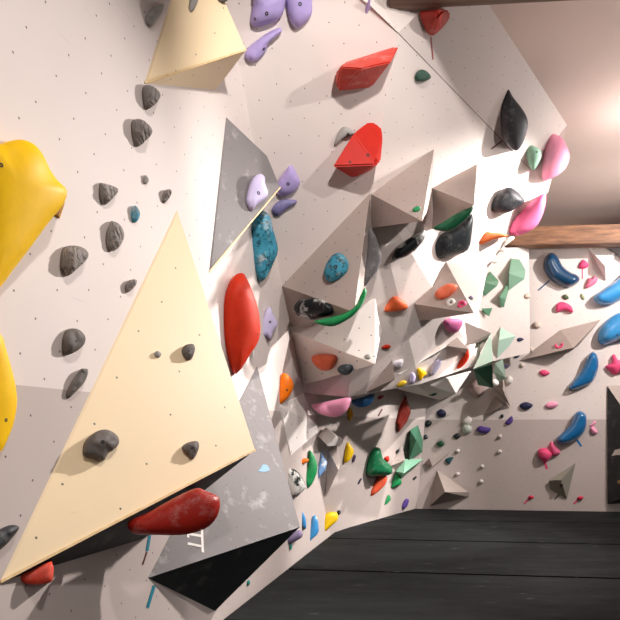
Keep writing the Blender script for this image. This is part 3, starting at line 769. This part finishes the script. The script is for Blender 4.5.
hold('navy pebble hold on the back wall under the lip', [(436.7, 412.5), (441, 409), (446, 412), (445, 416.5), (439, 417)], NAVY, h=.5)
hold('small black pebble hold just right of the dark green slab', [(424, 423.5), (428, 420), (432, 422.5), (430, 426), (426.5, 426.5)], BLK, h=.5)
hold('tiny black pebble hold below the small black one', [(422, 437), (426, 434.5), (428, 438), (424.5, 439.5)], BLK, h=.5)
hold('small dark green pebble hold near the corner', [(436.5, 443.5), (441, 440.7), (444.5, 444), (440.5, 447)], DGRN, h=.5)
hold('small black pebble hold left of the purple wide one', [(453, 436), (457.6, 433), (461, 436), (457, 439)], BLK, h=.5)
hold('cream lump hold above the pale green lump', [(462, 422.5), (464, 418), (469, 415.8), (472, 420), (470, 424), (465, 425)], WHT, h=.5)
hold('pale green-white lump hold left of the purple wide one', [(462, 427), (467, 424), (472, 428), (470, 433), (464, 433)], hold_mat('#c9d0c4', .6, .1), h=.5)
hold('purple wide hold on the back wall', [(476.5, 430), (479.6, 426), (485, 427), (491, 428), (488, 433), (481, 433)], PURP, h=.5)
hold('purple tilted hold right of the wide purple one', [(505, 423), (508, 419), (512, 416), (513, 421), (509, 425)], PURP, h=.5)
hold('dark teal hold beside the thin angled volume', [(445, 460), (449, 457.5), (453.5, 457), (451.5, 461), (449, 464.5)], hold_mat('#1d4d55', .5, .05), h=.5)
hold('small dark ball hold at the arrowhead volume corner', [(500, 416), (502, 414), (504, 416), (502, 418)], BLK, h=.7)
hold('navy pebble hold on the back wall, left of the pink ovals', [(519.5, 405.5), (522, 403), (527, 402), (533, 405), (528, 409.5), (522, 409)], NAVY, h=.5)
hold('white ball hold at the end of the lip', [(491, 383), (495, 379), (499, 383), (495, 387.3)], WHT, h=.8, depth=9.3, t=.9)
hold('cream knob hold right of the white ball', [(503.5, 381), (508, 375.5), (512.5, 378), (512, 383), (507, 385)], WHT, h=.7)
hold('upper navy chip hold on the white wall beyond the overhang', [(517, 339), (520, 337.5), (524, 339), (521, 341), (518, 341.5)], NAVY, h=.5)
hold('lower navy chip hold on the white wall beyond the overhang', [(514, 356.5), (517, 354.5), (520, 355.5), (517.5, 357.8), (515, 358)], NAVY, h=.5)
hold('dark purple hold at the right end of the lip', [(502, 367), (505, 364.5), (509.5, 365.5), (507, 368.5), (503.5, 369)], hold_mat('#4a4460', .5, .05), h=.5, depth=9.7)
hold('pinkish lump hold below the dark green hanging volume', [(468, 388), (471, 381.5), (478, 378), (485, 384), (483, 393), (477, 398), (471, 394)], hold_mat('#c9aca6', .6, .1), h=.5, noise_amp=.1)
for lb, x, y in [('highest small white screw-on hold on the grey band', 500, 436.5), ('small white screw-on hold under the highest', 499.5, 451.5), ('small white screw-on hold below the cream lump', 457.7, 451),
                 ('small white screw-on hold in the middle of the grey band', 482, 466.5), ('small white screw-on hold above the corner pyramid', 457.5, 474), ('lowest small white screw-on hold on the grey band', 481.2, 481.5)]:
    hold(lb, [(x - 2.3, y + .6), (x - 1, y - 1.8), (x + 1.6, y - 1.6), (x + 2.2, y + .5), (x, y + 2)], WHT, h=.9, k=2, group='small white screw-on holds')
# ---- foot of the wall, left of the corner
hold('black and white marbled hold at the edge of the large grey volume', [(284, 468), (291, 468), (299, 473), (306, 486), (302, 492), (294, 498), (287, 486)], MARW, h=.35)
hold('green crescent hold at the foot of the wall', [(310, 450), (316.5, 462), (316.5, 474), (309, 488), (304, 482), (301, 475), (307, 468), (308.5, 459)], GRN, h=.45, spine=[(310.5, 455), (312, 467), (306, 479)])
hold('small orange peg hold in front of the green crescent', [(298, 466), (301, 460), (305, 458), (308.7, 459.5), (307, 462.5), (302, 464)], ORNG, h=.5)
hold('faceted blue and white hold right of the green crescent', [(320, 446), (323, 456), (327.5, 462), (325.5, 470), (318, 479), (316.5, 471), (320.5, 459)], hold_mat('#6f95c4', .45, .1, col2='#dfe3ea', scale=10), h=.4, flat=True)
hold('yellow diamond hold high on the foot wall', [(347.4, 442), (351, 446), (354, 451.5), (350, 460), (344, 462.5), (345, 450)], hold_mat('#f2c512', .45, .05), h=.4, k=2)
hold('slim blue hold beside the large grey volume tip', [(300.5, 516), (303, 512), (306, 520), (306, 528.6), (302, 525)], SKY, h=.4, k=2)
hold('blue fin hold between the slim blue one and the yellow one', [(307, 543), (310.6, 521), (316, 515), (319, 531), (313, 538)], SKY, h=.4, k=2)
hold('yellow wedge hold low on the foot wall', [(322, 533.5), (323, 517), (330, 512), (337, 512.7), (338, 519.5), (331, 526)], hold_mat('#f2c512', .45, .05), h=.4, k=2)
hold('tiny dark hold at the corner of the low yellow wedge', [(337, 511), (340, 510), (341, 512.5), (339, 515), (337.5, 514)], BLK, h=.5)
hold('tiny teal hold just above the mats below the grey volume tip', [(288.5, 544), (291.5, 543), (292, 548), (290, 550)], hold_mat('#2a9a8a', .5, .05), h=.5)
hold('tiny teal hold lowest by the dark side of the large grey volume', [(246.5, 582), (249.5, 580), (250, 584), (247.5, 585.5)], hold_mat('#1f8a83', .5, .05), h=.5, trees=WALLS)
hold('green double-lobed hold at the foot of the wall', [(365.5, 472), (367, 461), (372.5, 449), (379.7, 448), (382.5, 458), (391, 466), (391, 474), (381, 475.5), (370, 476)], hold_mat('#17764a', .45, .12), h=.5, spine=[(375, 456), (375, 467), (385, 470)])
hold('orange-red tongue hold under the green double-lobed one', [(370.6, 496), (372, 487), (379, 476.5), (386, 475.5), (386.6, 482), (379, 491)], hold_mat('#f0603c', .5, .08), h=.45)
hold('tiny red hold beside the green double-lobed one', [(383.5, 458), (388.5, 456), (389, 461), (386, 462)], RED, h=.5)
hold('green triangular hold right of the orange-red tongue', [(390, 488), (396.5, 473), (402, 483), (397, 486)], GRN, h=.4, k=2)
hold('small green triangular hold nearest the mats', [(383.5, 505.5), (388.5, 494.5), (391, 500)], GRN, h=.4, k=2)
hold('purple hold just above the mats near the corner', [(401.6, 505.5), (405.5, 499), (409, 500), (407, 506.5), (403, 509)], PURP, h=.5)
hold('tiny dark purple hold left of the orange-red tongue', [(357.5, 483), (361, 478), (362, 479.5), (358.5, 484.5)], hold_mat('#3c3350', .5, .05), h=.5)
hold('tiny plum hold beside the yellow diamond', [(352, 459), (354.5, 454.5), (356, 457), (354, 462), (352.5, 462)], hold_mat('#4a3c4c', .5, .05), h=.5)
hold('tiny black hold on the white triangular volume by the green slab', [(395, 452), (398.5, 449), (399.5, 450.5), (397, 453.5)], BLK, h=.5)
hold('tiny dark hold left of the purple one near the corner', [(412, 479), (416, 476), (416.5, 478), (413, 480.5)], BLK, h=.4, trees=WALLS)

# ---- back wall
hold('dark blue bean-shaped hold under the wooden beam', [(543.5, 268), (545.5, 257), (551, 252.6), (557, 256), (562.7, 266), (570, 272), (577, 275), (579.7, 280), (575, 285), (566.8, 287.4), (557, 284), (549, 278)], DBLUE, h=.5, spine=[(551, 261), (556, 272), (571, 280)], bolt=[(559, 281, .7)])
hold('blue long curved hold running off the right edge, upper one', [(593.5, 297), (600.6, 291), (610, 284.5), (620, 277), (635, 264), (646, 270), (640, 288), (620, 300), (610, 304.7), (598, 304)], SKY, h=.55, spine=[(602, 297), (620, 287), (638, 273)])
hold('blue shining hold at the right edge, lower one', [(597.4, 337.5), (600.6, 327), (608, 319), (618, 313), (632, 312), (640, 324), (632, 336), (620, 339), (612, 343), (604, 345), (599, 343)], SKY, h=.5, bolt=[(617, 335, .7)])
hold('blue bean hold tilted right, with a glossy rim, above the lowest blue one', [(569, 386), (575, 378.5), (583, 367.5), (587.7, 356), (592.6, 352), (597.4, 356), (598.5, 366.8), (594, 379.7), (587.7, 385), (572, 390.5)], BLUE, h=.5, spine=[(575, 385), (587, 374), (593, 359)], bolt=[(593, 373, .7)])
hold('lowest blue bean hold, crossing the top of the grey band', [(556, 438.5), (562, 433), (570, 424.5), (575, 413.5), (580.5, 411), (586, 415), (586.6, 424), (583, 434), (575, 440.6), (565, 444), (558, 443.5)], BLUE, h=.5, spine=[(563, 439), (575, 429), (581, 417)], bolt=[(581, 428.5, .7)])
hold('pink star-shaped hold left of the right edge', [(605, 366.5), (611.5, 363), (612, 355), (615, 354.7), (618, 360), (626, 361), (625, 371), (620, 372), (615, 375), (610, 371.5)], HPINK, h=.45, k=2)
hold('small pink hold just right of the dark blue bean', [(578, 267.6), (583, 259.5), (589, 265), (585, 268.5)], HPINK, h=.5, k=2)
hold('ruffled pink hold by the white wedge under the beam', [(585, 288.5), (588.5, 278), (592, 279), (594, 275.6), (598, 279.7), (594, 285)], hold_mat('#ee7a98', .5, .06), h=.5, k=2)
hold('pink curved hold under the dark blue bean', [(555.5, 308), (558, 303), (563.5, 302), (571, 306), (573, 312.5), (568.5, 311.5), (563.5, 310.5), (557, 312.5)], HPINK, h=.5, spine=[(558, 307), (564, 306), (570, 309)])
ring_hold('pink horseshoe hold under the long flat volume', 559, 345, 3.2, 1.4, HPINK, arc=(150, 400))
hold('small pink oval hold left of the tilted blue bean', [(539, 372.4), (544, 369.7), (550, 373), (544, 376.2)], HPINK, h=.5)
hold('pink oval hold right of the navy pebble', [(545, 405.5), (550.6, 401.5), (558, 403), (556, 407), (549, 408.5)], PINK, h=.5)
hold('pink knob hold, left lump of the pair under the lowest blue bean', [(537.7, 452.5), (540, 448.5), (546.5, 448.3), (552, 454), (549.5, 459.5), (545, 462), (540, 459)], HPINK, h=.6)
hold('pink knob hold, right lump of the pair under the lowest blue bean', [(549, 446), (551, 441.5), (554, 443.5), (560.3, 451.5), (558, 455), (553, 455.5), (550.5, 451)], hold_mat('#f06a95', .5, .06), h=.6)
hold('pink chip hold right of the lowest blue bean, upper one', [(589, 426), (592, 423.5), (594.5, 420.5), (596, 423), (593, 425.5)], PINK, h=.5)
hold('pink chip hold right of the lowest blue bean, lower one', [(590, 429.3), (593, 426), (598, 432.5), (593, 434)], PINK, h=.5)
hold('small red-pink peg hold low on the back wall, left of the olive volume', [(528, 497), (531, 495.4), (534, 497), (531.5, 499.3)], hold_mat('#d8324f', .5, .05), h=.7)
hold('small red-pink peg hold low on the back wall, right of the olive volume', [(577, 498), (580.5, 496), (583.8, 497.3), (580.5, 500.3)], hold_mat('#d8324f', .5, .05), h=.7)
hold('tiny olive green hold under the dark blue bean', [(562, 296), (565.5, 294.3), (569, 298), (565, 300)], hold_mat('#4d5a3c', .6, .05), h=.5)
hold('tiny pale green hold right of the olive green one', [(580.5, 294.5), (582.5, 294), (585, 299), (582, 299)], hold_mat('#94a078', .6, .05), h=.5)
hold('dark peg hold on the olive volume', [(559.5, 485), (562, 483.6), (563.5, 485.3), (561.5, 487)], hold_mat('#3d2222', .5, .05), h=.7)
for lb, x, y, r in [('cream round knob hold above the left end of the long flat volume', 537, 325, 4.2), ('cream knob hold at the left tip of the long flat volume', 530.5, 349.5, 3.4), ('tiny cream knob hold under the long flat volume tip', 522, 365.5, 2.6),
                    ('cream round hold beside the white wall, below the beam', 527.5, 296, 3.4)]:
    hold(lb, [(x - r, y), (x - .6 * r, y - .7 * r), (x + .3 * r, y - .8 * r), (x + r, y - .1 * r), (x + .5 * r, y + .7 * r), (x - .4 * r, y + .75 * r)], hold_mat('#dccbbd', .6, .1), h=.6, k=2, group='cream knob holds')

# ================================================================== TAPE AND MARKS
TBLUE = plain('tape_blue', '#1c6da8', .5); TTEAL = plain('tape_teal', '#1b7f94', .5); TPINK = plain('tape_pink', '#e0486f', .5)
TRED = plain('tape_red', '#a34038', .5); TBRN = plain('tape_brown', '#6b3b34', .5); TWHT = plain('mark_white', '#efe8e2', .6); TGRY = plain('tape_dark', '#3a3a36', .6)
stripe('dark blue tape strip under the dark blue bean hold', (549.5, 280.5), (538, 290.5), 1.5, plain('tape_navy', '#234a73', .5), trees=WALLS)
stripe('blue tape strip under the lowest blue bean hold', (577, 440), (581.3, 446.5), 2.2, TBLUE, trees=WALLS)
stripe('pink tape strip under the pair of pink knobs', (544.5, 461.5), (547, 469), 2.4, TPINK, trees=WALLS)
stripe('pink tape strip under the small pink hold by the dark blue bean', (582.3, 268), (582.3, 279), 1.3, TPINK, trees=WALLS)
stripe('pink tape strip left of the olive volume', (530, 498), (524, 504), 1.6, TPINK, trees=WALLS)
stripe('pink tape strip right of the olive volume', (579, 498.5), (573.5, 504), 1.6, TPINK, trees=WALLS)
stripe('dark tape strip at the lower tip of the olive volume', (560, 493.5), (554.5, 499.5), 1.5, TGRY, trees=WALLS)
stripe('red tape strip hanging from the shield-shaped red hold', (430.8, 37), (432.8, 59.5), 1.2, TRED, trees=WALLS)
stripe('brown tape strip left of the charcoal teardrop hold', (502, 141), (491, 149), 1.4, TBRN, trees=WALLS)
stripe('teal tape strip under the red rounded hold', (149.5, 535), (146.8, 551), 2.6, TTEAL, trees=WALLS)
stripe('teal tape strip below the left tip of the large grey volume', (154, 585.5), (147.3, 607.5), 2.8, TTEAL, trees=WALLS)
stripe('small brown tape curl below the upper teal strip', (146.5, 552), (142.5, 564.5), 1.4, TBRN, trees=WALLS)
stripe('dark red tape strip under the lip above the grey band', (382, 409), (378, 416), 1.3, TBRN, trees=WALLS)
# white ladder-like mark on the large grey volume: upright, two rungs and a short tick, one painted mark
def mark(label, segs, mat, w=2.4):
    a, b = segs[0][:2], segs[0][2:]
    root = stripe(label, a, b, w, mat, name='painted_mark', cat='mark', thick=.002)
    for s in segs[1:]:
        c = stripe(None, s[:2], s[2:], w, mat, name='mark_stroke', cat=None, thick=.002)
        c.location = c.location - root.location; c.parent = root
mark('white ladder-like painted mark on the large grey volume', [(201.8, 529, 202.6, 552.5), (187.5, 534, 201.5, 536), (187.5, 543.5, 201.5, 546.5), (188, 533.5, 188, 537.5)], TWHT)
# small blue paint patch
def patch(label, poly, mat, name, cat):
    c = centroid(poly); loc, N = cast(c[0], c[1]); bm = bmesh.new(); lo, hi = [], []
    for p in poly:
        r = ray(*p); w = CAM + r * ((loc - CAM).dot(N) / r.dot(N)); lo.append(bm.verts.new(w + N * .0006 - loc)); hi.append(bm.verts.new(w + N * .002 - loc))
    n = len(poly)
    for i in range(n): bm.faces.new((lo[i], lo[(i + 1) % n], hi[(i + 1) % n], hi[i]))
    bm.faces.new(hi); bm.faces.new(lo[::-1]); bmesh.ops.recalc_face_normals(bm, faces=bm.faces[:])
    o = link_bm(name, bm, mat, loc=loc); tag(o, label, cat); return o
patch('small blue triangular paint patch on the large grey volume', [(258, 471.5), (263, 464.5), (267, 465), (270, 470), (265, 472)], plain('patch_blue', '#7fa9c9', .7), 'painted_mark', 'mark')
patch('white smudge lettering on the tall black volume', [(611.5, 456), (615, 450), (621, 448.5), (621, 455), (616, 455)], TWHT, 'painted_mark', 'mark')
patch('small tan dot on the tall black volume', [(617.5, 481), (619.5, 480), (621, 481), (620.5, 483.5), (618, 483.5)], plain('tan_dot', '#b78b52', .6), 'painted_mark', 'mark')

# ================================================================== LIGHT
def spot(loc, aim, power, size=70, rad=.12, col=(1, .95, .915), blend=.6):  # makes both room lamps and added fill lights
    l = bpy.data.lights.new('lamp_and_fill_spot', 'SPOT'); l.energy = power; l.spot_size = math.radians(size); l.spot_blend = blend
    l.shadow_soft_size = rad; l.color = col
    o = bpy.data.objects.new('lamp_and_fill_spot', l); COL.objects.link(o); o.location = loc
    o.rotation_euler = (Vector(aim) - Vector(loc)).to_track_quat('-Z', 'Y').to_euler()
def point(loc, power, rad=.15, col=(1, .95, .915)):
    l = bpy.data.lights.new('bulb', 'POINT'); l.energy = power; l.shadow_soft_size = rad; l.color = col
    o = bpy.data.objects.new('bulb', l); COL.objects.link(o); o.location = loc
spot((3.75, 6.6, 4.6), (-.9, 2.9, .9), 2250, 48, .07, blend=1)
spot((4.6, 6.4, 4.75), (1.5, 7.2, 2.0), 1350, 76, .05, blend=.5)
spot((6.2, 7.0, 4.6), (3.7, 9.9, 2.7), 820, 84, .06)
spot((3.5, 3.0, 4.72), (.9, 5.7, 3.2), 280, 72, .05, blend=.5)  # added fill to bring up the middle facets
spot((5.2, 7.2, 3.5), (.6, 7.8, .3), 1300, 40, .05, blend=.5)  # added fill, brightens the foot of the wall below the lip
spot((5.2, 7.9, 3.8), (4.7, 8.6, 4.9), 70, 160, .1, blend=.4)  # added upward fill that brightens the far ceiling
spot((4.6, 5.0, 3.0), (4.0, 5.4, 4.9), 135, 140, .1, blend=.4)  # added upward fill for the nearer ceiling
point((3.85, 6.85, 4.3), 34, .12)
spot((1.0, 1.2, 4.6), (-.05, 5.3, 3.2), 620, 48, .08, blend=.7)  # added fill from above the camera onto the middle facets
spot((.9, .6, 4.6), (-1.05, 2.6, 1.7), 320, 66, .1, blend=.7)  # added fill onto the near left wall
w = bpy.data.worlds.new('room_fill'); S.world = w; w.use_nodes = True
nt = w.node_tree; tc = nd(nt, 'ShaderNodeTexCoord'); sp = nd(nt, 'ShaderNodeSeparateXYZ'); nt.links.new(tc.outputs['Generated'], sp.inputs[0])
nt.links.new(ramp(nt, sp.outputs[2], .0, .35, (.02, .02, .02, 1), (.52, .495, .48, 1)), nt.nodes['Background'].inputs[0])
nt.nodes['Background'].inputs[1].default_value = 1.2

# ================================================================== CAMERA
cd = bpy.data.cameras.new('camera'); cam = bpy.data.objects.new('camera', cd); COL.objects.link(cam)
cam.location = CAM; cam.rotation_euler = (math.pi / 2, 0, 0)
cd.sensor_width = 36; cd.lens = 36 * F / 620; cd.shift_y = (HY - 310) / 620; cd.clip_start = .05
S.camera = cam
S.view_settings.view_transform = 'Standard'; S.view_settings.look = 'None'
S.view_settings.gamma = 1; S.view_settings.use_curve_mapping = False
S.view_settings.exposure = 0.0
